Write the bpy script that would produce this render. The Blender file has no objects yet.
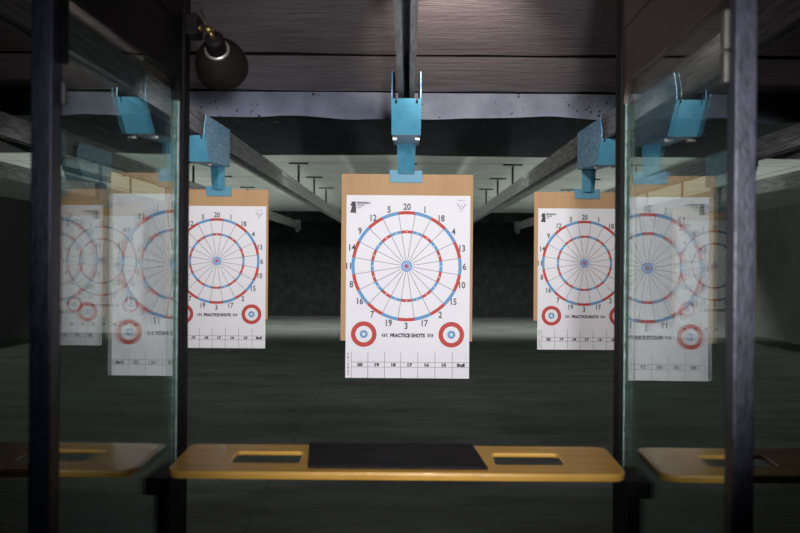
import bpy, bmesh, math, random
from mathutils import Vector, Matrix
random.seed(7)
S = bpy.context.scene
C = S.collection
EYE = 1.5
PITCH = 1.234          # lane spacing

# ------------------------------------------------------------------ materials
def new_mat(name):
    m = bpy.data.materials.new(name); m.use_nodes = True
    nt = m.node_tree; nt.nodes.clear()
    out = nt.nodes.new('ShaderNodeOutputMaterial')
    return m, nt, out

def mat(name, col, rough=.6, metal=0., var=None, scale=20., stretch=(1,1,1), bump=0., bscale=None,
        spec=.5, coat=0., detail=6, rvar=0.):
    """principled surface; var = second colour mixed in by noise"""
    m, nt, out = new_mat(name)
    N, L = nt.nodes.new, nt.links.new
    b = N('ShaderNodeBsdfPrincipled'); L(b.outputs[0], out.inputs[0])
    b.inputs['Base Color'].default_value = (*col, 1)
    b.inputs['Roughness'].default_value = rough
    b.inputs['Metallic'].default_value = metal
    b.inputs['Specular IOR Level'].default_value = spec
    b.inputs['Coat Weight'].default_value = coat
    tc = N('ShaderNodeTexCoord'); mp = N('ShaderNodeMapping')
    mp.inputs['Scale'].default_value = stretch
    L(tc.outputs['Object'], mp.inputs[0])
    if var is not None or rvar:
        n = N('ShaderNodeTexNoise'); n.inputs['Scale'].default_value = scale; n.inputs['Detail'].default_value = detail
        n.inputs['Roughness'].default_value = .65
        L(mp.outputs[0], n.inputs[0])
        r = N('ShaderNodeValToRGB'); r.color_ramp.elements[0].position = .35; r.color_ramp.elements[1].position = .68
        v = var if var is not None else col
        r.color_ramp.elements[0].color = (*col, 1); r.color_ramp.elements[1].color = (*v, 1)
        L(n.outputs[0], r.inputs[0]); L(r.outputs[0], b.inputs['Base Color'])
        if rvar:
            mr = N('ShaderNodeMapRange'); mr.inputs[3].default_value = rough - rvar; mr.inputs[4].default_value = rough + rvar
            L(n.outputs[0], mr.inputs[0]); L(mr.outputs[0], b.inputs['Roughness'])
    if bump:
        n2 = N('ShaderNodeTexNoise'); n2.inputs['Scale'].default_value = bscale or scale * 3; n2.inputs['Detail'].default_value = 5
        L(mp.outputs[0], n2.inputs[0])
        bp = N('ShaderNodeBump'); bp.inputs['Strength'].default_value = bump; bp.inputs['Distance'].default_value = .01
        L(n2.outputs[0], bp.inputs['Height']); L(bp.outputs[0], b.inputs['Normal'])
    return m

M = {}
M['paper'] = mat('paper', (.80, .78, .80), .75, var=(.77, .755, .775), scale=4, bump=.12, bscale=5)
M['red'] = mat('ink_red', (.50, .055, .045), .7)
M['blue'] = mat('ink_blue', (.13, .30, .52), .7)
M['ink'] = mat('ink_grey', (.055, .052, .06), .7)
M['line'] = mat('ink_line', (.16, .155, .17), .7)
M['faint'] = mat('ink_faint', (.40, .40, .42), .7)
M['lilac'] = mat('ink_lilac', (.30, .42, .72), .7)
M['card'] = mat('cardboard', (.50, .31, .155), .8, var=(.44, .26, .125), scale=9, stretch=(1, 1, .15), bump=.05, bscale=60)
M['cardedge'] = mat('cardboard_edge', (.42, .26, .13), .85, var=(.30, .18, .09), scale=120)
M['paint'] = mat('blue_paint', (.060, .235, .345), .5, var=(.085, .29, .41), scale=14, bump=.12, bscale=40, rvar=.1)
M['scuff'] = mat('scuffed_blue_paint', (.050, .31, .56), .45, var=(.50, .62, .70), scale=26, stretch=(1, 1, 2.2), bump=.2, bscale=60)
M['bolt'] = mat('zinc_bolt', (.62, .60, .57), .35, .8)
M['rail'] = mat('galvanised_rail', (.095, .095, .10), .6, .1, var=(.31, .31, .32), scale=10, stretch=(6, .6, 6), bump=.06, bscale=30, rvar=.12)
M['hanger'] = mat('dark_steel', (.008, .008, .008), .95, 0, spec=.05)
M['black'] = mat('black_painted_steel', (.003, .0026, .0027), .6, 0, spec=.1, var=(.007, .0055, .0058), scale=40, bump=.15, bscale=90)
M['post'] = mat('worn_black_steel', (.020, .020, .028), .42, .2, var=(.046, .046, .070), scale=26, stretch=(3, 3, 1), bump=.2, bscale=70, rvar=.12)
M['brown'] = mat('dark_brown_panel', (.030, .017, .013), .5, 0, var=(.048, .027, .02), scale=6, stretch=(1, 1, 4), bump=.1)
M['wood'] = mat('varnished_maple', (.60, .335, .062), .36, 0, var=(.44, .225, .036), scale=5, stretch=(.8, 7, 7), bump=.05, bscale=30, coat=.4, detail=8)
M['mat'] = mat('black_rubber', (.006, .0055, .006), .75, 0, spec=.15, var=(.016, .0145, .016), scale=25, stretch=(1, 3, 1), bump=.7, bscale=28)
M['latch'] = mat('grey_latch', (.10, .092, .08), .45, .3, var=(.06, .055, .05), scale=50)
M['lampm'] = mat('lamp_black', (.006, .0045, .0035), .75, 0, spec=.12, var=(.010, .0075, .005), scale=30)
M['lampring'] = mat('lamp_ring', (.25, .235, .22), .4, .6)
M['brass'] = mat('brass_knuckle', (.20, .14, .06), .4, .9)
M['cord'] = mat('cord', (.018, .014, .01), .6)

M['edge'] = mat('board_edge_gap_shade', (.006, .005, .005), .9, spec=.1)  # near-black edge faces: shade of the gap between boards, put into the colour
# weathered ceiling boards: streaked, with scratches
def board_mat(name, a, b, s=3.):
    m = mat(name, a, .75, 0, var=b, scale=s, stretch=(.7, 6, 5), bump=.9, bscale=12, detail=11)
    return m
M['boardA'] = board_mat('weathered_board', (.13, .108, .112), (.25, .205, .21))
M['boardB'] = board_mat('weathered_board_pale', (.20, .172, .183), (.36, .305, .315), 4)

def speckled(name, base, var, dots, dens, dscale, rough=.7):
    m, nt, out = new_mat(name)
    N, L = nt.nodes.new, nt.links.new
    b = N('ShaderNodeBsdfPrincipled'); L(b.outputs[0], out.inputs[0]); b.inputs['Roughness'].default_value = rough
    tc = N('ShaderNodeTexCoord')
    n = N('ShaderNodeTexNoise'); n.inputs['Scale'].default_value = 6; n.inputs['Detail'].default_value = 8; L(tc.outputs['Object'], n.inputs[0])
    r = N('ShaderNodeValToRGB'); r.color_ramp.elements[0].position = .35; r.color_ramp.elements[1].position = .7
    r.color_ramp.elements[0].color = (*base, 1); r.color_ramp.elements[1].color = (*var, 1); L(n.outputs[0], r.inputs[0])
    v = N('ShaderNodeTexVoronoi'); v.inputs['Scale'].default_value = dscale; L(tc.outputs['Object'], v.inputs[0])
    n3 = N('ShaderNodeTexNoise'); n3.inputs['Scale'].default_value = dscale * .12; L(tc.outputs['Object'], n3.inputs[0])
    mr = N('ShaderNodeMapRange'); mr.inputs[1].default_value = .45; mr.inputs[2].default_value = .7
    mr.inputs[3].default_value = 0; mr.inputs[4].default_value = dens; L(n3.outputs[0], mr.inputs[0])
    lt = N('ShaderNodeMath'); lt.operation = 'LESS_THAN'; L(v.outputs['Distance'], lt.inputs[0]); L(mr.outputs[0], lt.inputs[1])
    mx = N('ShaderNodeMix'); mx.data_type = 'RGBA'; L(lt.outputs[0], mx.inputs[0]); L(r.outputs[0], mx.inputs[6]); mx.inputs[7].default_value = (*dots, 1)
    L(mx.outputs[2], b.inputs['Base Color'])
    bp = N('ShaderNodeBump'); bp.inputs['Strength'].default_value = .5; bp.inputs['Distance'].default_value = .01
    L(n.outputs[0], bp.inputs['Height']); L(bp.outputs[0], b.inputs['Normal'])
    return m
M['bluerub'] = speckled('blue_grey_rubber', (.135, .15, .205), (.22, .24, .31), (.012, .012, .015), .34, 30)
M['blackrub'] = speckled('black_rubber_sheet', (.016, .016, .023), (.03, .03, .042), (.30, .30, .28), .27, 11)
M['granule'] = speckled('rubber_granulate', (.0035, .0035, .004), (.020, .021, .024), (.03, .03, .034), .3, 12, .9)

def ceiling_mat():
    m, nt, out = new_mat('painted_ceiling_panels')
    N, L = nt.nodes.new, nt.links.new
    b = N('ShaderNodeBsdfPrincipled'); L(b.outputs[0], out.inputs[0]); b.inputs['Roughness'].default_value = .8
    tc = N('ShaderNodeTexCoord'); mp = N('ShaderNodeMapping'); mp.inputs['Location'].default_value = (0, -8.75, 0)
    L(tc.outputs['Object'], mp.inputs[0])
    br = N('ShaderNodeTexBrick'); br.offset = .5; L(mp.outputs[0], br.inputs[0])
    br.inputs['Scale'].default_value = 1; br.inputs['Brick Width'].default_value = 9.0; br.inputs['Row Height'].default_value = 1.5
    br.inputs['Mortar Size'].default_value = .012; br.inputs['Bias'].default_value = 0
    br.inputs['Color1'].default_value = (.54, .60, .55, 1); br.inputs['Color2'].default_value = (.61, .67, .62, 1)
    br.inputs['Mortar'].default_value = (.10, .11, .10, 1)
    n = N('ShaderNodeTexNoise'); n.inputs['Scale'].default_value = 3; n.inputs['Detail'].default_value = 8; L(tc.outputs['Object'], n.inputs[0])
    mr = N('ShaderNodeMapRange'); mr.inputs[3].default_value = .75; mr.inputs[4].default_value = 1.2; L(n.outputs[0], mr.inputs[0])
    mx = N('ShaderNodeMix'); mx.data_type = 'RGBA'; mx.blend_type = 'MULTIPLY'; mx.inputs[0].default_value = 1
    L(br.outputs[0], mx.inputs[6]); L(mr.outputs[0], mx.inputs[7]); L(mx.outputs[2], b.inputs['Base Color'])
    return m
M['ceil'] = ceiling_mat()

def floor_mat():
    m, nt, out = new_mat('worn_concrete_floor')
    N, L = nt.nodes.new, nt.links.new
    b = N('ShaderNodeBsdfPrincipled'); L(b.outputs[0], out.inputs[0]); b.inputs['Roughness'].default_value = .7
    tc = N('ShaderNodeTexCoord'); mp = N('ShaderNodeMapping'); mp.inputs['Scale'].default_value = (.5, 1.6, 1); L(tc.outputs['Object'], mp.inputs[0])
    n = N('ShaderNodeTexNoise'); n.inputs['Scale'].default_value = 1.6; n.inputs['Detail'].default_value = 10; n.inputs['Roughness'].default_value = .7; L(mp.outputs[0], n.inputs[0])
    r = N('ShaderNodeValToRGB'); e = r.color_ramp.elements; e[0].position = .36; e[1].position = .66
    e[0].color = (.036, .039, .037, 1); e[1].color = (.105, .112, .102, 1); L(n.outputs[0], r.inputs[0])
    # one thin crack running down the lane
    sx = N('ShaderNodeSeparateXYZ'); L(tc.outputs['Object'], sx.inputs[0])
    n2 = N('ShaderNodeTexNoise'); n2.inputs['Scale'].default_value = 3.0; L(tc.outputs['Object'], n2.inputs[0])
    a = N('ShaderNodeMath'); a.operation = 'MULTIPLY_ADD'; L(sx.outputs[1], a.inputs[0]); a.inputs[1].default_value = .02; a.inputs[2].default_value = .80
    s = N('ShaderNodeMath'); s.operation = 'ADD'; L(sx.outputs[0], s.inputs[0]); L(a.outputs[0], s.inputs[1])
    w = N('ShaderNodeMath'); w.operation = 'MULTIPLY_ADD'; L(n2.outputs[0], w.inputs[0]); w.inputs[1].default_value = .12; w.inputs[2].default_value = -.06
    t = N('ShaderNodeMath'); t.operation = 'ADD'; L(s.outputs[0], t.inputs[0]); L(w.outputs[0], t.inputs[1])
    ab = N('ShaderNodeMath'); ab.operation = 'ABSOLUTE'; L(t.outputs[0], ab.inputs[0])
    lt = N('ShaderNodeMath'); lt.operation = 'LESS_THAN'; L(ab.outputs[0], lt.inputs[0]); lt.inputs[1].default_value = .006
    mx = N('ShaderNodeMix'); mx.data_type = 'RGBA'; L(lt.outputs[0], mx.inputs[0]); L(r.outputs[0], mx.inputs[6]); mx.inputs[7].default_value = (.028, .030, .028, 1)
    L(mx.outputs[2], b.inputs['Base Color'])
    n4 = N('ShaderNodeTexNoise'); n4.inputs['Scale'].default_value = 25; n4.inputs['Detail'].default_value = 6; L(mp.outputs[0], n4.inputs[0])
    bp = N('ShaderNodeBump'); bp.inputs['Strength'].default_value = .35; bp.inputs['Distance'].default_value = .02
    L(n4.outputs[0], bp.inputs['Height']); L(bp.outputs[0], b.inputs['Normal'])
    return m
M['floor'] = floor_mat()
M['wall'] = mat('painted_block_wall', (.10, .113, .10), .8, var=(.14, .155, .14), scale=2, bump=.2)
M['dark'] = mat('dark_wall', (.02, .02, .022), .8)

def glass_mat():
    m, nt, out = new_mat('greenish_glass')
    N, L = nt.nodes.new, nt.links.new
    g = N('ShaderNodeNewGeometry')
    d = N('ShaderNodeVectorMath'); d.operation = 'DOT_PRODUCT'; L(g.outputs['Incoming'], d.inputs[0]); L(g.outputs['Normal'], d.inputs[1])
    a = N('ShaderNodeMath'); a.operation = 'ABSOLUTE'; L(d.outputs['Value'], a.inputs[0])
    i = N('ShaderNodeMath'); i.operation = 'SUBTRACT'; i.inputs[0].default_value = 1; L(a.outputs[0], i.inputs[1])
    p = N('ShaderNodeMath'); p.operation = 'POWER'; L(i.outputs[0], p.inputs[0]); p.inputs[1].default_value = 5
    f = N('ShaderNodeMath'); f.operation = 'MULTIPLY_ADD'; L(p.outputs[0], f.inputs[0]); f.inputs[1].default_value = 1.35; f.inputs[2].default_value = .07; f.use_clamp = True
    t = N('ShaderNodeBsdfTransparent'); t.inputs[0].default_value = (.86, .92, .90, 1)
    gl = N('ShaderNodeBsdfGlossy'); gl.inputs['Roughness'].default_value = .0; gl.inputs[0].default_value = (.97, 1, .99, 1)
    mx = N('ShaderNodeMixShader'); L(f.outputs[0], mx.inputs[0]); L(t.outputs[0], mx.inputs[1]); L(gl.outputs[0], mx.inputs[2])
    L(mx.outputs[0], out.inputs[0])
    return m
M['glass'] = glass_mat()
M['glassedge'] = mat('ground_glass_edge', (.62, .80, .72), .35, var=(.18, .26, .22), scale=60, bump=.4)

# ------------------------------------------------------------------ helpers
def box(bm, x0, x1, y0, y1, z0, z1, mi=0):
    v = [bm.verts.new((x, y, z)) for x in (x0, x1) for y in (y0, y1) for z in (z0, z1)]
    for q in ((0,1,3,2), (4,6,7,5), (0,4,5,1), (2,3,7,6), (0,2,6,4), (1,5,7,3)):
        f = bm.faces.new([v[i] for i in q]); f.material_index = mi

def prism(bm, pts, axis, a0, a1, mi=0):
    """extrude a 2-D polygon along an axis: 'x' -> pts are (y,z), 'y' -> pts are (x,z), 'z' -> pts are (x,y)"""
    def p(u, v, a):
        return (a, u, v) if axis == 'x' else (u, a, v) if axis == 'y' else (u, v, a)
    A = [bm.verts.new(p(u, v, a0)) for u, v in pts]; B = [bm.verts.new(p(u, v, a1)) for u, v in pts]
    n = len(pts)
    fs = [bm.faces.new(A), bm.faces.new(B[::-1])]
    for i in range(n):
        fs.append(bm.faces.new((A[i], B[i], B[(i+1) % n], A[(i+1) % n])))
    for f in fs: f.material_index = mi

def frame_of(d):
    d = Vector(d).normalized()
    u = d.orthogonal().normalized(); return d, u, d.cross(u)

def tube(bm, p0, p1, r0, r1=None, n=20, cap=True):
    r1 = r0 if r1 is None else r1
    p0, p1 = Vector(p0), Vector(p1); d, u, w = frame_of(p1 - p0)
    A, B = [], []
    for k in range(n):
        t = 2*math.pi*k/n; o = u*math.cos(t) + w*math.sin(t)
        A.append(bm.verts.new(p0 + o*r0)); B.append(bm.verts.new(p1 + o*r1))
    for k in range(n): bm.faces.new((A[k], A[(k+1) % n], B[(k+1) % n], B[k]))
    if cap: bm.faces.new(A[::-1]); bm.faces.new(B)

def lathe(bm, org, axis, prof, n=40):
    org = Vector(org); d, u, w = frame_of(axis); rings = []
    for s, r in prof:
        rings.append([bm.verts.new(org + d*s + (u*math.cos(2*math.pi*k/n) + w*math.sin(2*math.pi*k/n))*max(r, 1e-4)) for k in range(n)])
    for a, b in zip(rings, rings[1:]):
        for k in range(n): bm.faces.new((a[k], a[(k+1) % n], b[(k+1) % n], b[k]))

def obj(name, bm, mats, parent=None, bevel=0., smooth=False, seg=2):
    bmesh.ops.recalc_face_normals(bm, faces=bm.faces[:])
    me = bpy.data.meshes.new(name); bm.to_mesh(me); bm.free()
    for m in (mats if isinstance(mats, list) else [mats]): me.materials.append(m)
    o = bpy.data.objects.new(name, me); C.objects.link(o)
    if parent: o.parent = parent
    if smooth:
        for p in me.polygons: p.use_smooth = True
    if bevel:
        b = o.modifiers.new('bevel', 'BEVEL'); b.width = bevel; b.segments = seg; b.limit_method = 'ANGLE'
    return o

def tag(o, label, cat, group=None):
    o['label'] = label; o['category'] = cat
    if group: o['group'] = group
    return o
def thing(name, label, cat, loc=(0,0,0), group=None):
    o = bpy.data.objects.new(name, None); C.objects.link(o); o.location = loc; o.empty_display_size = .1
    return tag(o, label, cat, group)
def struct(o):
    o['kind'] = 'structure'; return o
def dup(root, loc, label):
    r = root.copy(); C.objects.link(r); r.location = loc; r['label'] = label
    for ch in list(root.children):
        c = ch.copy(); C.objects.link(c); c.parent = r
        for g in list(ch.children):
            d = g.copy(); C.objects.link(d); d.parent = c
    return r
B = bmesh.new

# ------------------------------------------------------------------ room
CEIL = EYE + 1.13
bm = B(); box(bm, -7.6, 7.6, -2.6, 21.0, -.1, 0); struct(obj('floor', bm, M['floor']))
bm = B(); box(bm, -7.6, 7.6, -2.6, 21.0, CEIL, CEIL + .12); struct(obj('ceiling', bm, M['ceil']))
bm = B(); box(bm, -7.6, 7.6, 20.7, 21.0, 0, CEIL); struct(obj('wall_far', bm, M['granule']))
bm = B(); box(bm, -7.6, -7.4, -2.6, 20.7, 0, CEIL); struct(obj('wall_left', bm, M['dark']))
bm = B(); box(bm, 7.4, 7.6, -2.6, 20.7, 0, CEIL); struct(obj('wall_right', bm, M['wall']))
bm = B(); box(bm, -7.4, 7.4, -2.6, -2.5, 0, CEIL); struct(obj('wall_near', bm, M['dark']))

def wave(x, k):
    return (math.sin(x*2.3 + k) + .6*math.sin(x*5.1 + 2.1*k) + .35*math.sin(x*11.3 + 3*k)) / 1.95
def kink(x, k):
    """sagging sheets: slow wave with a few sharp dips at the joints"""
    return .7*wave(x, k) + .5*(abs(((x*1.15 + k*.37) % 1) - .5)*2 - .5)

def ceiling_board(name, y0, y1, z, th, k, amp_y, sag, m, label, cat='ceiling board', nx=180, drop=0.):
    bm = B(); rows = []
    ny = 6
    for lay in (0, 1):
        g = []
        for j in range(ny+1):
            r = []
            for i in range(nx+1):
                x = -7.38 + 14.76*i/nx; t = j/ny
                y = y0 + (y1 - y0)*t + amp_y*kink(x, k)*(t**2)
                zz = z + lay*th - sag*(.5 + .5*wave(x, k+1.3))*t*t*(1 if lay == 0 else .8)
                r.append(bm.verts.new((x, y, zz - drop*t)))
            g.append(r)
        rows.append(g)
    lo, hi = rows
    for j in range(ny):
        for i in range(nx):
            bm.faces.new((lo[j][i], lo[j+1][i], lo[j+1][i+1], lo[j][i+1]))
            bm.faces.new((hi[j][i], hi[j][i+1], hi[j+1][i+1], hi[j+1][i]))
    for i in range(nx):
        for j in (0, ny): bm.faces.new((lo[j][i], lo[j][i+1], hi[j][i+1], hi[j][i]))
    for j in range(ny):
        for i in (0, nx): bm.faces.new((lo[j][i], lo[j+1][i], hi[j+1][i], hi[j][i]))
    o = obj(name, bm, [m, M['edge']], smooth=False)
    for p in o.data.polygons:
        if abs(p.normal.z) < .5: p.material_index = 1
    return tag(o, label, cat)

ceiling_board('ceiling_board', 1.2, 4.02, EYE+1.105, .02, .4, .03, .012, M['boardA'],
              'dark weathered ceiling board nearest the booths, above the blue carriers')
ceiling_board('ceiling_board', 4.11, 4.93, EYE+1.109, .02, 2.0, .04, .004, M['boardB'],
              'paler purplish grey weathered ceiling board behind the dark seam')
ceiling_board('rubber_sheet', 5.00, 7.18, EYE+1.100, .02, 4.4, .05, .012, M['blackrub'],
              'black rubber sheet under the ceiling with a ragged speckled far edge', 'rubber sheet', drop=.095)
# hanging fascia
bm = B(); nx = 220; F = []
for lay in (0, 1):
    F.append([[bm.verts.new((-7.38 + 14.76*i/nx, 4.955 + .012*lay + .01*wave(-7.38+14.76*i/nx, 6), zz)) for i in range(nx+1)]
              for zz in (0, 1)])
for lay in (0, 1):
    for i in range(nx+1):
        x = -7.38 + 14.76*i/nx
        F[lay][0][i].co.z = EYE + .938 + .026*kink(x, 5.2)
        F[lay][1][i].co.z = EYE + 1.10
for i in range(nx):
    a, b = F
    bm.faces.new((a[0][i], a[0][i+1], a[1][i+1], a[1][i])); bm.faces.new((b[0][i], b[1][i], b[1][i+1], b[0][i+1]))
    bm.faces.new((a[0][i], b[0][i], b[0][i+1], a[0][i+1])); bm.faces.new((a[1][i], a[1][i+1], b[1][i+1], b[1][i]))
tag(obj('rubber_baffle', bm, M['bluerub']), 'blue grey rubber strip hanging across the ceiling with a wavy lower edge', 'baffle')
# far curtain under the end of the ceiling
bm = B(); nx = 200
for lay in (0, 1): pass
top = []; bot = []
for i in range(nx+1):
    x = -7.38 + 14.76*i/nx; y = 17.3 + .05*math.sin(x*7) + .03*math.sin(x*17)
    top.append((x, y)); bot.append(EYE + .90 + .015*wave(x, 9))
A = [[bm.verts.new((x, y + dy, z)) for (x, y), z in zip(top, zs)] for dy in (0, .03) for zs in (bot, [CEIL]*(nx+1))]
for i in range(nx):
    bm.faces.new((A[0][i], A[0][i+1], A[1][i+1], A[1][i])); bm.faces.new((A[2][i], A[3][i], A[3][i+1], A[2][i+1]))
    bm.faces.new((A[0][i], A[2][i], A[2][i+1], A[0][i+1])); bm.faces.new((A[1][i], A[1][i+1], A[3][i+1], A[3][i]))
tag(obj('rubber_curtain', bm, M['granule']), 'black rubber curtain hanging across the far end of the range', 'curtain')

# ------------------------------------------------------------------ overhead tracks
prof = [(-.036,.74),(-.036,.782),(-.031,.788),(-.031,.828),(-.036,.834),(-.036,.88),(.036,.88),(.036,.834),(.031,.828),(.031,.788),
        (.036,.782),(.036,.74),(.013,.74),(.013,.752),(.017,.752),(.017,.745),(.031,.745),(.026,.79),(.026,.872),(-.026,.872),
        (-.026,.79),(-.031,.745),(-.017,.745),(-.017,.752),(-.013,.752),(-.013,.74)]
T_END = 17.1
track_group = 'overhead target tracks'
def make_track():
    t = thing('target_track', '', 'track', (0, 0, EYE), track_group)
    bm = B(); prism(bm, prof, 'y', 1.0, T_END); obj('channel', bm, M['rail'], t)
    for y in (8.75, 10.2, 11.7):
        bm = B()
        box(bm, -.11, .11, y-.018, y+.018, 1.115, 1.13); box(bm, -.011, .011, y-.008, y+.008, .88, 1.105)
        obj('hanger', bm, M['hanger'], t)
    bm = B(); box(bm, -.06, .06, T_END, T_END+.03, .70, .92); tube(bm, (-.03, T_END-.06, .70), (.03, T_END-.06, .70), .05, n=20)
    obj('end_stop', bm, M['rail'], t)
    return t
tr0 = make_track()
TL = {0: 'steel track running over the middle lane, straight above the centre target',
      -1: 'steel track over the lane just left of centre, carrying the left target',
      1: 'steel track over the lane just right of centre, carrying the right target',
      -2: 'steel track seen through the left glass, second lane left of centre',
      2: 'steel track seen through the right glass, second lane right of centre',
      -3: 'dim steel track over the third lane left of centre',
      3: 'dim steel track over the third lane right of centre, beside the right black post',
      }
tr0['label'] = TL[0]
for k in (-1, 1, -2, 2, -3, 3):
    dup(tr0, ({-1: -1.238, 1: 1.226, -2: -2.45, 2: 2.49}.get(k, k*PITCH), 0, EYE), TL[k])
tr0.location.x = .012

# ------------------------------------------------------------------ carriers
def make_carrier():
    t = thing('target_carrier', '', 'target carrier', (0, 0, EYE), 'blue target carriers')
    w = .063; th = .004
    side = [(-.585,.85),(-.62,.77),(-.62,.728),(-.50,.585),(.02,.615),(.02,.865)]
    bm = B()
    for s in (-1, 1): prism(bm, side, 'x', s*w - th/2, s*w + th/2)
    # underside
    prism(bm, [(-.50,.585),(-.50,.589),(.02,.619),(.02,.615)], 'x', -w, w)
    # rear wall below the track
    prism(bm, [(.016,.617),(.02,.617),(.02,.725),(.016,.725)], 'x', -w, w)
    obj('body', bm, M['scuff'], t)
    # sloping front plate with two slots in its top edge
    bm = B()
    def fp(u, s):   # s: 0 bottom .. 1 top along the slope
        return Vector((u, -.50 - .12*s, .585 + .139*s))
    nrm = Vector((0, -.78, -.62))*.004
    out = [(-w-.003,0),(w+.003,0),(w+.003,1.0),(.050,1.0),(.050,.86),(.041,.86),(.041,1.0),(-.041,1.0),(-.041,.86),(-.050,.86),(-.050,1.0),(-w-.003,1.0)]
    A1 = [bm.verts.new(fp(u, s)) for u, s in out]; A2 = [bm.verts.new(fp(u, s) + nrm) for u, s in out]
    bm.faces.new(A1); bm.faces.new(A2[::-1])
    for i in range(len(out)):
        j = (i+1) % len(out); bm.faces.new((A1[i], A1[j], A2[j], A2[i]))
    obj('front_plate', bm, M['paint'], t)
    # dark inner trolley on the track with four wheels
    bm = B(); box(bm, -.052, .052, -.58, -.08, .685, .722)
    for s in (-1, 1): box(bm, s*.056-.003, s*.056+.003, -.585, -.40, .69, .845)
    obj('trolley', bm, M['black'], t)
    for s in (-1, 1):
        bm = B(); tube(bm, (s*.046, -.44, .576), (s*.062, -.44, .576), .009, n=6); tube(bm, (s*.042, -.44, .576), (s*.046, -.44, .576), .012, n=16)
        obj('bolt', bm, M['bolt'], t, bevel=.001)
    # neck: an angle section with its ridge toward the shooter
    ang = [(-.046,-.020),(.008,-.052),(.046,-.020),(.043,-.016),(.008,-.046),(-.043,-.016)]
    bm = B(); 
    lo = [bm.verts.new((x*.92, y, .462)) for x, y in ang]; hi = [bm.verts.new((x*1.05, y-.02, .62)) for x, y in ang]
    bm.faces.new(lo); bm.faces.new(hi[::-1])
    for i in range(len(ang)):
        j = (i+1) % len(ang); bm.faces.new((lo[i], lo[j], hi[j], hi[i]))
    obj('neck', bm, M['paint'], t)
    # spring clip: an inverted channel gripping the board
    bm = B()
    ptsF = [(-.082,.418),(.086,.418),(.083,.482),(.046,.482),(.044,.476),(-.044,.476),(-.046,.484),(-.088,.484)]
    prism(bm, ptsF, 'y', -.011, -.005)
    box(bm, -.082, .082, -.007, .015, .4635, .470); box(bm, -.082, .082, .0105, .015, .42, .470)
    obj('clip', bm, M['paint'], t, bevel=.0015)
    return t

# lane, board x, carrier x, distance, height offset
TG = [(0, .018, .012, 3.94, -.010), (-1, -1.250, -1.238, 5.07, .008), (1, 1.210, 1.226, 5.10, .012),
      (-2, -2.45, -2.45, 6.15, .0), (2, 2.495, 2.49, 6.12, .0)]
where = {0: 'over the centre lane', -1: 'over the lane left of centre', 1: 'over the lane right of centre',
         -2: 'seen through the left glass, two lanes left of centre', 2: 'seen through the right glass, two lanes right of centre'}
car0 = make_carrier()
for i, (k, bx_, cx_, D, dz) in enumerate(TG):
    lab = 'blue steel target carrier with clip, hanging ' + where[k] if abs(k) < 2 else 'blue steel target carrier ' + where[k]
    if i == 0: car0.location = (cx_, D, EYE + dz); car0['label'] = lab
    else: dup(car0, (cx_, D, EYE + dz), lab)

# ------------------------------------------------------------------ cardboard and paper targets
PX = 193.0
ORG = -.014      # ring centre height relative to the carrier origin
def warp(x, z):
    return .0035*math.sin(x*5 + 1) * math.cos(z*3) * (1 if z < .2 else max(0, (.40 - z)/.2)) + .003*max(0, -z - .35)*3*math.sin(x*7 + .5)

bm = B(); 
nx_, nz_ = 12, 16
x0, x1, z0, z1 = -65.5/PX, 66.0/PX, (266.2-341.0)/PX, (266.2-174.2)/PX
gr = [[[bm.verts.new((x0+(x1-x0)*i/nx_, lay*.005 + warp(x0+(x1-x0)*i/nx_, z0+(z1-z0)*j/nz_), z0+(z1-z0)*j/nz_ + ORG)) for i in range(nx_+1)] for j in range(nz_+1)] for lay in (0, 1)]
for lay in (0, 1):
    for j in range(nz_):
        for i in range(nx_):
            bm.faces.new((gr[lay][j][i], gr[lay][j][i+1], gr[lay][j+1][i+1], gr[lay][j+1][i]))
for i in range(nx_):
    for j in (0, nz_):
        bm.faces.new((gr[0][j][i], gr[0][j][i+1], gr[1][j][i+1], gr[1][j][i])).material_index = 1
for j in range(nz_):
    for i in (0, nx_):
        bm.faces.new((gr[0][j][i], gr[0][j+1][i], gr[1][j+1][i], gr[1][j][i])).material_index = 1
board0 = obj('cardboard_backer', bm, [M['card'], M['cardedge']])

MI = {'paper': 0, 'red': 1, 'blue': 2, 'ink': 3, 'line': 4, 'faint': 5, 'lilac': 6}
def text_tris(txt, h, squeeze=1., bold=0., res=3):
    cu = bpy.data.curves.new('t', 'FONT'); cu.body = txt; cu.size = h / .70; cu.align_x = 'CENTER'; cu.resolution_u = res; cu.offset = bold
    cu.fill_mode = 'FRONT'
    o = bpy.data.objects.new('t', cu); C.objects.link(o)
    dg = bpy.context.evaluated_depsgraph_get(); me = bpy.data.meshes.new_from_object(o.evaluated_get(dg))
    vs = [(v.co.x*squeeze, v.co.y - h/2) for v in me.vertices]; fs = [tuple(p.vertices) for p in me.polygons]
    bpy.data.objects.remove(o); bpy.data.curves.remove(cu); bpy.data.meshes.remove(me)
    return vs, fs

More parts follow.
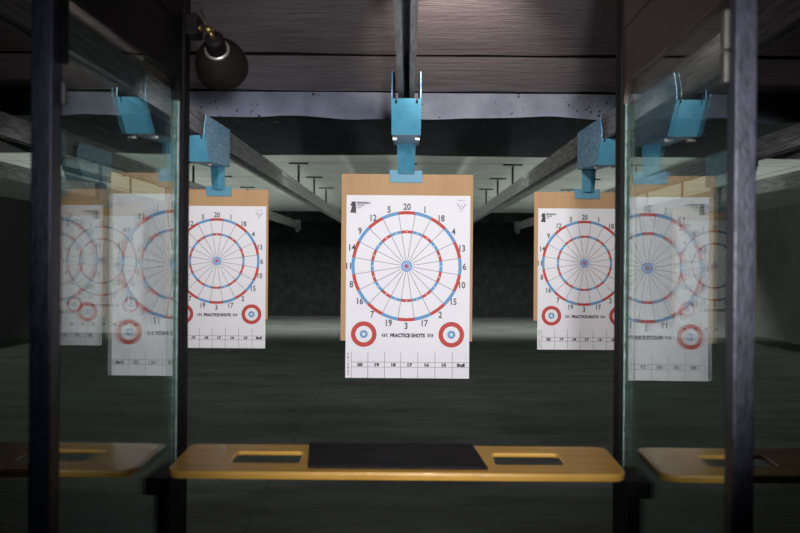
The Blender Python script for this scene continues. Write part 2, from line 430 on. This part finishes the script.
def make_paper():
    bm = B()
    u0, u1, v0, v1 = -60.5/PX, 63.3/PX, -112.0/PX, 70.8/PX
    nx, nz = 24, 36
    def P(u, v, lift=0): return (u, -.0018 - lift + warp(u, v), v + ORG)
    g = [[bm.verts.new(P(u0+(u1-u0)*i/nx, v0+(v1-v0)*j/nz)) for i in range(nx+1)] for j in range(nz+1)]
    for j in range(nz):
        for i in range(nx): bm.faces.new((g[j][i], g[j][i+1], g[j+1][i+1], g[j+1][i]))
    def poly(pts, m, lift=.0006):
        f = bm.faces.new([bm.verts.new(P(u, v, lift)) for u, v in pts]); f.material_index = MI[m]
    def rect(a, b, c, d, m, lift=.0006):      # in photo pixels relative to the ring centre
        n = max(1, int(abs(b-a)/6)); q = max(1, int(abs(d-c)/6))
        for i in range(n):
            for j in range(q):
                xa, xb = a+(b-a)*i/n, a+(b-a)*(i+1)/n; ya, yb = c+(d-c)*j/q, c+(d-c)*(j+1)/q
                poly([(xa/PX, ya/PX), (xb/PX, ya/PX), (xb/PX, yb/PX), (xa/PX, yb/PX)], m, lift)
    def ring(cu, cv, r0, r1, m, a0=0, a1=360, n=None, lift=.0006):
        n = n or max(3, int(abs(a1-a0)/4))
        for i in range(n):
            t0, t1 = math.radians(a0+(a1-a0)*i/n), math.radians(a0+(a1-a0)*(i+1)/n)
            pts = [((cu+r1*math.cos(t0))/PX, (cv+r1*math.sin(t0))/PX), ((cu+r1*math.cos(t1))/PX, (cv+r1*math.sin(t1))/PX)]
            if r0 > 0: pts += [((cu+r0*math.cos(t1))/PX, (cv+r0*math.sin(t1))/PX), ((cu+r0*math.cos(t0))/PX, (cv+r0*math.sin(t0))/PX)]
            else: pts += [(cu/PX, cv/PX)]
            poly(pts, m, lift)
    def star(cu, cv, r, m, lift=.0012):
        pts = []
        for i in range(10):
            t = math.radians(90 + 36*i); q = r if i % 2 == 0 else r*.42
            pts.append(((cu+q*math.cos(t))/PX, (cv+q*math.sin(t))/PX))
        poly(pts, m, lift)
    def text(txt, u, v, h, m='ink', squeeze=1., bold=0.):
        vs, fs = text_tris(txt, h, squeeze, bold)
        V = [bm.verts.new(P((u+a)/PX, (v+b)/PX, .0007)) for a, b in vs]
        for f in fs:
            try: bm.faces.new([V[i] for i in f]).material_index = MI[m]
            except ValueError: pass
    # the dartboard
    nums = [20, 1, 18, 4, 13, 6, 10, 15, 2, 17, 3, 19, 7, 16, 8, 11, 14, 9, 12, 5]
    for i, nmb in enumerate(nums):
        c = 90 - 18*i; col = 'red' if i % 2 == 0 else 'blue'
        ring(0, 0, 51.9, 55.2, col, c-9, c+9, 6); ring(0, 0, 33.0, 35.9, col, c-9, c+9, 5)
        t = math.radians(c); star(34.45*math.cos(t), 34.45*math.sin(t), 1.0, 'paper')
        t = math.radians(c + 9); d = (math.cos(t), math.sin(t)); e = (-d[1]*.26, d[0]*.26)
        for ra, rb in ((6.3, 20), (20, 33), (35.9, 44), (44, 51.9)):
            poly([((d[0]*ra+s*e[0])/PX, (d[1]*ra+s*e[1])/PX) for s in (1, -1)] + [((d[0]*rb+s*e[0])/PX, (d[1]*rb+s*e[1])/PX) for s in (-1, 1)], 'line')
        t = math.radians(c); text(str(nmb), 57.9*math.cos(t), 59.6*math.sin(t), 6.3, 'ink', .84, .20)
    ring(0, 0, 2.2, 5.4, 'lilac', n=40); ring(0, 0, 4.6, 5.7, 'blue', n=40, lift=.0009); ring(0, 0, 0, 2.1, 'red', n=24); star(0, 0, 1.0, 'lilac')
    # two small practice targets
    for cu in (-42.3, 45.3):
        ring(cu, -68.2, 8.3, 12.8, 'red', n=56); ring(cu, -68.2, 0, 4.0, 'blue', n=32); star(cu, -68.2, 2.6, 'paper')
    text('PRACTICE SHOTS', 1.4, -69.2, 3.5, 'ink', .88, .30)
    for s in (-1, 1):
        for j in range(3):
            a = 1.4 + s*(26.0 - 2.1*j)
            poly([((a)/PX, -69.2/PX), ((a-s*1.2)/PX, -67.4/PX), ((a-s*2.2)/PX, -67.4/PX), ((a-s*1.3)/PX, -69.2/PX), ((a-s*2.2)/PX, -71.0/PX), ((a-s*1.2)/PX, -71.0/PX)], 'ink')
    # faint halftone panel behind the practice row
    # score table
    xs = [-54.6, -38.0, -21.3, -5.1, 11.9, 29.1, 46.4]
    for x in xs: rect(x-.22, x+.22, -111.8, -86.0, 'line')
    for y in (-96.1, -101.0): rect(-54.6, 63.3, y-.2, y+.2, 'line')
    for x, s in zip(xs, ['20', '19', '18', '17', '16', '15', 'Bull']): text(s, x + 8.6, -98.6, 2.9, 'ink', 1.25, .30)
    for i, ch in enumerate('CRICKET'): text(ch, -57.6, -88.0 - 3.42*i, 2.1, 'ink', 1.1, .06)
    # pistol-shaped mark with lettering, top left
    pl = [(-56.6,60.4),(-55.2,64.3),(-51.4,64.4),(-51.2,60.0),(-50.9,57.6),(-51.0,52.2),(-52.2,53.0),(-56.8,53.2),(-55.0,59.6)]
    poly([(a/PX, b/PX) for a, b in pl], 'ink')
    poly([(a/PX, b/PX) for a, b in [(-50.6,64.4),(-37.0,64.2),(-36.2,63.2),(-37.0,61.8),(-39.6,61.5),(-40.2,62.1),(-50.4,62.0)]], 'faint', .0005)
    text('BALLISTIC', -44.2, 63.1, 1.7, 'ink', .95, .08); text('TARGET', -46.6, 60.6, 1.5, 'ink', 1.05, .08); text('.COM', -48.3, 58.2, 1.2, 'ink', 1., .05)
    # fine print and small badge, top right
    for y, a, b, h in ((66.2, 49.8, 59.0, .9), (63.6, 49.0, 60.2, .35), (50.0+5.4, 52.3, 56.6, .9)):
        n = int((b-a)/1.1)
        for i in range(n): rect(a+1.1*i, a+1.1*i+.75, y-h/2, y+h/2, 'faint')
    poly([(a/PX, b/PX) for a, b in [(49.6,62.6),(51.2,62.8),(54.4,57.4),(57.8,62.6),(59.2,62.4),(55.4,57.0),(53.8,57.0)]], 'faint')
    star(54.4, 60.8, 1.3, 'faint', .0006)
    return obj('paper_target', bm, [M[k] for k in MI])
paper0 = make_paper()
lane_txt = {0: 'in the centre lane, nearest and largest', -1: 'in the lane left of centre, beside the left glass',
            1: 'in the lane right of centre, beside the right glass', -2: 'dim behind the left glass, two lanes left of centre',
            2: 'dim behind the right glass, two lanes right of centre'}
for i, (k, bx_, cx_, D, dz) in enumerate(TG):
    b = board0 if i == 0 else board0.copy(); p = paper0 if i == 0 else paper0.copy()
    if i: C.objects.link(b); C.objects.link(p)
    b.location = (bx_, D, EYE + dz); p.location = (bx_, D, EYE + dz)
    tag(b, 'brown cardboard backer hanging ' + lane_txt[k], 'cardboard', 'cardboard backers in the clips')
    tag(p, 'white dartboard paper target ' + lane_txt[k], 'paper target', 'dartboard paper targets')

# ------------------------------------------------------------------ glass lane dividers
def arc(cx, cz, r, a0, a1, n=8):
    return [(cx + r*math.cos(math.radians(a0+(a1-a0)*i/n)), cz + r*math.sin(math.radians(a0+(a1-a0)*i/n))) for i in range(n+1)]
Y0, Y1 = 1.330, 2.075      # near and far edge of the opening
ZT, ZB = EYE + .490, EYE - .72
def divider(side, label):
    X = side*.617
    t = thing('lane_divider', label, 'lane divider', (X - .020, 0, 0), 'glass lane dividers'); t.rotation_euler = (0, 0, -.012)
    bm = B(); box(bm, -.019, .019, Y0, Y0+.036, 0, CEIL-.02); np_ = obj('near_post', bm, M['post'], t, bevel=.003)
    bm = B(); box(bm, -.019, .019, Y1+.010, Y1+.062, 0, EYE+1.10); obj('far_post', bm, M['black'], t, bevel=.003)
    # upper panel with a rounded lower far corner, in two boards
    yl = Y0 + .036
    pts = [(yl, ZT), (Y1-.055, ZT)] + arc(Y1-.055, ZT-.055, .055, 90, 0)[1:] + [(Y1+.010, ZT-.055), (Y1+.010, ZT+.148), (yl, ZT+.148)]
    m_up = M['brown'] if side > 0 else M['black']
    bm = B(); prism(bm, pts, 'x', -.012, .012); obj('upper_panel', bm, m_up, t)
    bm = B(); box(bm, -.014, .014, yl, Y1+.010, ZT+.152, EYE+1.10); obj('upper_panel', bm, m_up, t)
    pts = [(yl, ZB), (yl, .0), (Y1+.010, .0), (Y1+.010, ZB+.09)] + arc(Y1-.09, ZB+.09, .09, 0, -90)[0:]
    bm = B(); prism(bm, pts, 'x', -.012, .012); obj('lower_panel', bm, M['black'], t)
    bm = B(); box(bm, -.005, .005, yl, Y1, ZB-.0, ZT+.0); obj('glass_pane', bm, M['glass'], t)
    bm = B(); box(bm, -.006, .006, Y1, Y1+.009, ZB+.09, ZT-.055); ge = obj('glass_edge', bm, M['glassedge'], t); ge['label'] = 'pale green ground edge of the glass'
    # stile along the near post
    bm = B(); box(bm, -.012, .012, yl, yl+.016, ZB, ZT); obj('stile', bm, M['black'], t)
    # shelf bracket
    bm = B(); box(bm, -.036, .036, 1.93, 2.10, EYE-.600, EYE-.556); box(bm, -.020, .020, 1.97, 2.12, EYE-.80, EYE-.60); obj('shelf_bracket', bm, M['black'], t, bevel=.006)
    # latch on the inner face of the near post
    s = -side
    if side > 0:
        bm = B(); box(bm, s*.024-.005, s*.024+.005, yl-.012, yl+.010, EYE+.385, EYE+.455); box(bm, s*.024-.005, s*.024+.005, yl-.012, yl+.010, EYE+.325, EYE+.380)
        la = obj('latch', bm, M['latch'], t, bevel=.003)
    else:
        bm = B(); box(bm, s*.024-.005, s*.024+.005, yl-.012, yl+.008, EYE+.350, EYE+.470); obj('latch', bm, M['black'], t, bevel=.003)
        bm = B(); box(bm, s*.024-.004, s*.024+.004, yl-.008, yl+.006, EYE+.275, EYE+.318); obj('latch_bolt', bm, M['latch'], t, bevel=.003)
    return t
divider(-1, 'glass lane divider with black posts left of the centre lane')
divider(1, 'glass lane divider with black posts right of the centre lane')

# ------------------------------------------------------------------ shelves
def rrect(x0, x1, y0, y1, r, n=7):
    rs = r if isinstance(r, (list, tuple)) else [r]*4
    return arc(x1-rs[0], y1-rs[0], rs[0], 0, 90, n) + arc(x0+rs[1], y1-rs[1], rs[1], 90, 180, n) + arc(x0+rs[2], y0+rs[2], rs[2], 180, 270, n) + arc(x1-rs[3], y0+rs[3], rs[3], 270, 360, n)
SF, SD = 1.885, .232
def make_shelf():
    t = thing('booth_shelf', '', 'shelf', (0, SF, EYE-.524), 'varnished booth shelves')
    t.rotation_euler = (math.radians(3.2), 0, 0)
    cu = bpy.data.curves.new('s', 'CURVE'); cu.dimensions = '2D'; cu.fill_mode = 'BOTH'; cu.extrude = .0025; cu.bevel_depth = .0035; cu.bevel_resolution = 3
    def loop(pts):
        sp = cu.splines.new('POLY'); sp.points.add(len(pts)-1); sp.use_cyclic_u = True
        for q, (a, b) in zip(sp.points, pts): q.co = (a, b, 0, 1)
    loop(rrect(-.572, .572, .004, SD-.004, [.028, .028, .034, .034], 9))
    for s in (-1, 1): loop(rrect(s*.342-.092, s*.342+.092, .068, .170, .016))
    o = bpy.data.objects.new('tmp', cu); C.objects.link(o)
    dg = bpy.context.evaluated_depsgraph_get(); me = bpy.data.meshes.new_from_object(o.evaluated_get(dg)); bpy.data.objects.remove(o)
    me.materials.clear(); me.materials.append(M['wood'])
    d = bpy.data.objects.new('board', me); C.objects.link(d); d.parent = t; d.location = (0, 0, -.006)
    # thicker edge band running round the underside
    bm = B(); o_ = rrect(-.574, .574, .0, SD, [.030, .030, .036, .036], 9); i_ = rrect(-.556, .556, .018, SD-.018, [.016, .016, .02, .02], 9)
    R4 = [[bm.verts.new((a, b_, z)) for a, b_ in pp] for pp in (o_, i_) for z in (-.020, -.0035)]
    n = len(o_)
    for k in range(n):
        q_ = (k+1) % n
        for a, b_ in ((0, 1), (1, 3), (3, 2), (2, 0)): bm.faces.new((R4[a][k], R4[a][q_], R4[b_][q_], R4[b_][k]))
    obj('edge_band', bm, M['wood'], t, bevel=.003)
    return t
sh0 = make_shelf(); sh0['label'] = 'yellow varnished wood shelf of the centre booth with a black mat'
dup(sh0, (-PITCH-.004, SF, EYE-.524), 'yellow varnished wood shelf seen through the left glass divider')
dup(sh0, (PITCH+.004, SF, EYE-.524), 'yellow varnished wood shelf seen through the right glass divider')

# rubber mat lying on the centre shelf (a slightly skewed sheet with moulded marks)
def on_shelf(x, y, h):   # y measured up the shelf
    a = math.radians(3.2); return (x, SF + y*math.cos(a) - h*math.sin(a), EYE-.524 + y*math.sin(a) + h*math.cos(a))
bm = B()
q = [(-.224,.024),(.228,.024),(.205,.222),(-.246,.222)]
nx, ny = 40, 14; G = []
for lay in (0, 1):
    g = []
    for j in range(ny+1):
        r = []
        for i in range(nx+1):
            s, t_ = i/nx, j/ny
            x = (q[0][0]*(1-s)+q[1][0]*s)*(1-t_) + (q[3][0]*(1-s)+q[2][0]*s)*t_
            y = q[0][1]*(1-t_) + q[3][1]*t_
            edge = min(s, 1-s, t_, 1-t_)
            h = .001 if lay == 0 else .006 + (.002 if edge < .06 else 0) + .0008*math.sin(23*s)*math.sin(9*t_)
            r.append(bm.verts.new(on_shelf(x, y, h)))
        g.append(r)
    G.append(g)
for lay in (0, 1):
    for j in range(ny):
        for i in range(nx): bm.faces.new((G[lay][j][i], G[lay][j][i+1], G[lay][j+1][i+1], G[lay][j+1][i]))
for i in range(nx):
    for j in (0, ny): bm.faces.new((G[0][j][i], G[0][j][i+1], G[1][j][i+1], G[1][j][i]))
for j in range(ny):
    for i in (0, nx): bm.faces.new((G[0][j][i], G[0][j+1][i], G[1][j+1][i], G[1][j][i]))
tag(obj('rubber_mat', bm, M['mat'], smooth=False), 'worn black rubber mat lying in the middle of the centre shelf', 'mat')

# ------------------------------------------------------------------ lamp on the left divider
LC = Vector((-.531, 2.25, EYE+.572)); ax = Vector((-.08, .94, -.26)).normalized()
t = thing('spot_lamp', 'dark bell-shaped spot lamp clamped to the top of the left divider', 'lamp', (0,0,0))
bm = B()
prof_s = [(-.100,.022),(-.096,.032),(-.086,.044),(-.070,.057),(-.048,.068),(-.022,.0745),(.004,.077),(.006,.075),(-.022,.0715),(-.048,.065),(-.070,.054),(-.086,.040)]
lathe(bm, LC, ax, prof_s, 48); obj('lamp_shade', bm, M['lampm'], t, smooth=True)
bm = B(); lathe(bm, LC, ax, [(-.101,.0),(-.101,.033),(-.097,.0355),(-.093,.033),(-.093,0)], 40); obj('collar', bm, M['lampring'], t, smooth=True)
bm = B(); lathe(bm, LC, ax, [(-.155,0),(-.155,.022),(-.148,.027),(-.10,.029),(-.095,0)], 36); obj('socket', bm, M['black'], t, smooth=True)
E0 = LC - ax*.152
K = E0 + Vector((-.012, -.012, .022)); W = Vector((-.560, 2.10, EYE+.640))
bm = B(); tube(bm, E0, K, .008); bmesh.ops.create_uvsphere(bm, u_segments=20, v_segments=12, radius=.013, matrix=Matrix.Translation(K))
tube(bm, K + Vector((-.016, 0, 0)), K + Vector((.018, 0, 0)), .006); bmesh.ops.create_uvsphere(bm, u_segments=16, v_segments=10, radius=.012, matrix=Matrix.Translation(W))
obj('knuckle', bm, M['brass'], t, smooth=True)
bm = B(); tube(bm, K, W, .006); obj('arm', bm, M['brass'], t, smooth=True)
bm = B(); box(bm, -.5915, -.556, 2.07, 2.14, EYE+.615, EYE+.675); obj('clamp', bm, M['black'], t, bevel=.006)
bm = B(); pts = [K, K + Vector((-.02, .0, .05)), K + Vector((-.022, .0, .2)), K + Vector((-.022, .0, .42))]
for a, b_ in zip(pts, pts[1:]): tube(bm, a, b_, .0028, n=10)
obj('cord', bm, M['cord'], t, smooth=True)

# ------------------------------------------------------------------ lights
def spot(name, loc, aim, power, size, angle, blend, col):
    l = bpy.data.lights.new(name, 'SPOT'); l.energy = power; l.shadow_soft_size = size; l.spot_size = math.radians(angle); l.spot_blend = blend; l.color = col
    o = bpy.data.objects.new(name, l); C.objects.link(o); o.location = loc
    o.rotation_euler = (Vector(aim) - Vector(loc)).to_track_quat('-Z', 'Y').to_euler(); return o
def area(name, loc, aim, power, sx, sy, col, spread=180):
    l = bpy.data.lights.new(name, 'AREA'); l.shape = 'RECTANGLE'; l.size = sx; l.size_y = sy; l.energy = power; l.color = col; l.spread = math.radians(spread)
    o = bpy.data.objects.new(name, l); C.objects.link(o); o.location = loc
    o.rotation_euler = (Vector(aim) - Vector(loc)).to_track_quat('-Z', 'Y').to_euler(); return o
pw = {0: 165, -1: 300, 1: 300, -2: 330, 2: 330}
for k, bx_, cx_, D, dz in TG:
    if k == 0: spot('lane_spotlight', (.25, 1.60, EYE+.60), (bx_, D, EYE-.02), 88, .05, 70, .8, (1.0, .965, .96))
    else: spot('lane_spotlight', (k*PITCH - .40*(1 if k > 0 else -1), D - 2.1, EYE+.86), (bx_, D, EYE-.08), 84 if abs(k) == 1 else 12, .05, 62, .6, (1.0, .965, .96))
area('range_fill_light', (0, 7.34, EYE+1.05), (0, 12, EYE+.90), 28, 6.6, .04, (.95, 1.0, .95))  # added strip, unseen above the rubber sheet, to brighten the downrange ceiling
area('trap_fill_light', (0, 17.46, EYE+1.06), (0, 17.0, EYE-1.5), 450, 13.5, .06, (.95, 1.0, .93))  # added fill hidden behind the curtain, lifts the far floor
for s in (-1, 1):
    area('range_fill_light', (s*6.8, 11.5, EYE-1.42), (0, 11.2, EYE+1.5), 92, 7.0, .3, (.97, 1.0, .93), 78)  # added uplight strips along the side walls, no fixture, to brighten the ceiling
spot('ceiling_spot', (.16, 2.30, EYE+.80), (.30, 4.5, EYE+1.16), 210, .04, 44, 1., (1.0, .88, .78))
spot('room_light', (.17, -.30, EYE+.06), (0, 3.94, EYE+.28), 490, .06, 51, 1., (.96, .97, 1.0))
spot('shelf_downlight', (.05, 1.75, EYE+1.05), (.05, 2.0, EYE-.5), 17, .10, 66, 1., (1.0, .90, .74))
spot('booth_light', (-.22, -1.8, EYE+.5), (-.12, 1.33, EYE+.13), 62, .2, 33, 1., (.62, .70, 1.0))

w = bpy.data.worlds.new('World'); S.world = w; w.use_nodes = True
w.node_tree.nodes['Background'].inputs[0].default_value = (.004, .0045, .005, 1); w.node_tree.nodes['Background'].inputs[1].default_value = 1

# ------------------------------------------------------------------ camera
cam = bpy.data.cameras.new('Camera'); co = bpy.data.objects.new('Camera', cam); C.objects.link(co)
co.location = (.022, 0, EYE); co.rotation_euler = (math.radians(90), -.0079, 0)
cam.sensor_width = 36; cam.lens = 36*760/800; cam.shift_x = -7.4/800; cam.shift_y = -4.9/800
cam.dof.use_dof = True; cam.dof.focus_distance = 4.0; cam.dof.aperture_fstop = 3.2
S.camera = co
S.view_settings.view_transform = 'Standard'; S.view_settings.look = 'None'; S.view_settings.exposure = 0; S.view_settings.gamma = 1
S.cycles.caustics_reflective = False; S.cycles.caustics_refractive = False; S.cycles.max_bounces = 10; S.cycles.transparent_max_bounces = 24; S.cycles.use_denoising = True
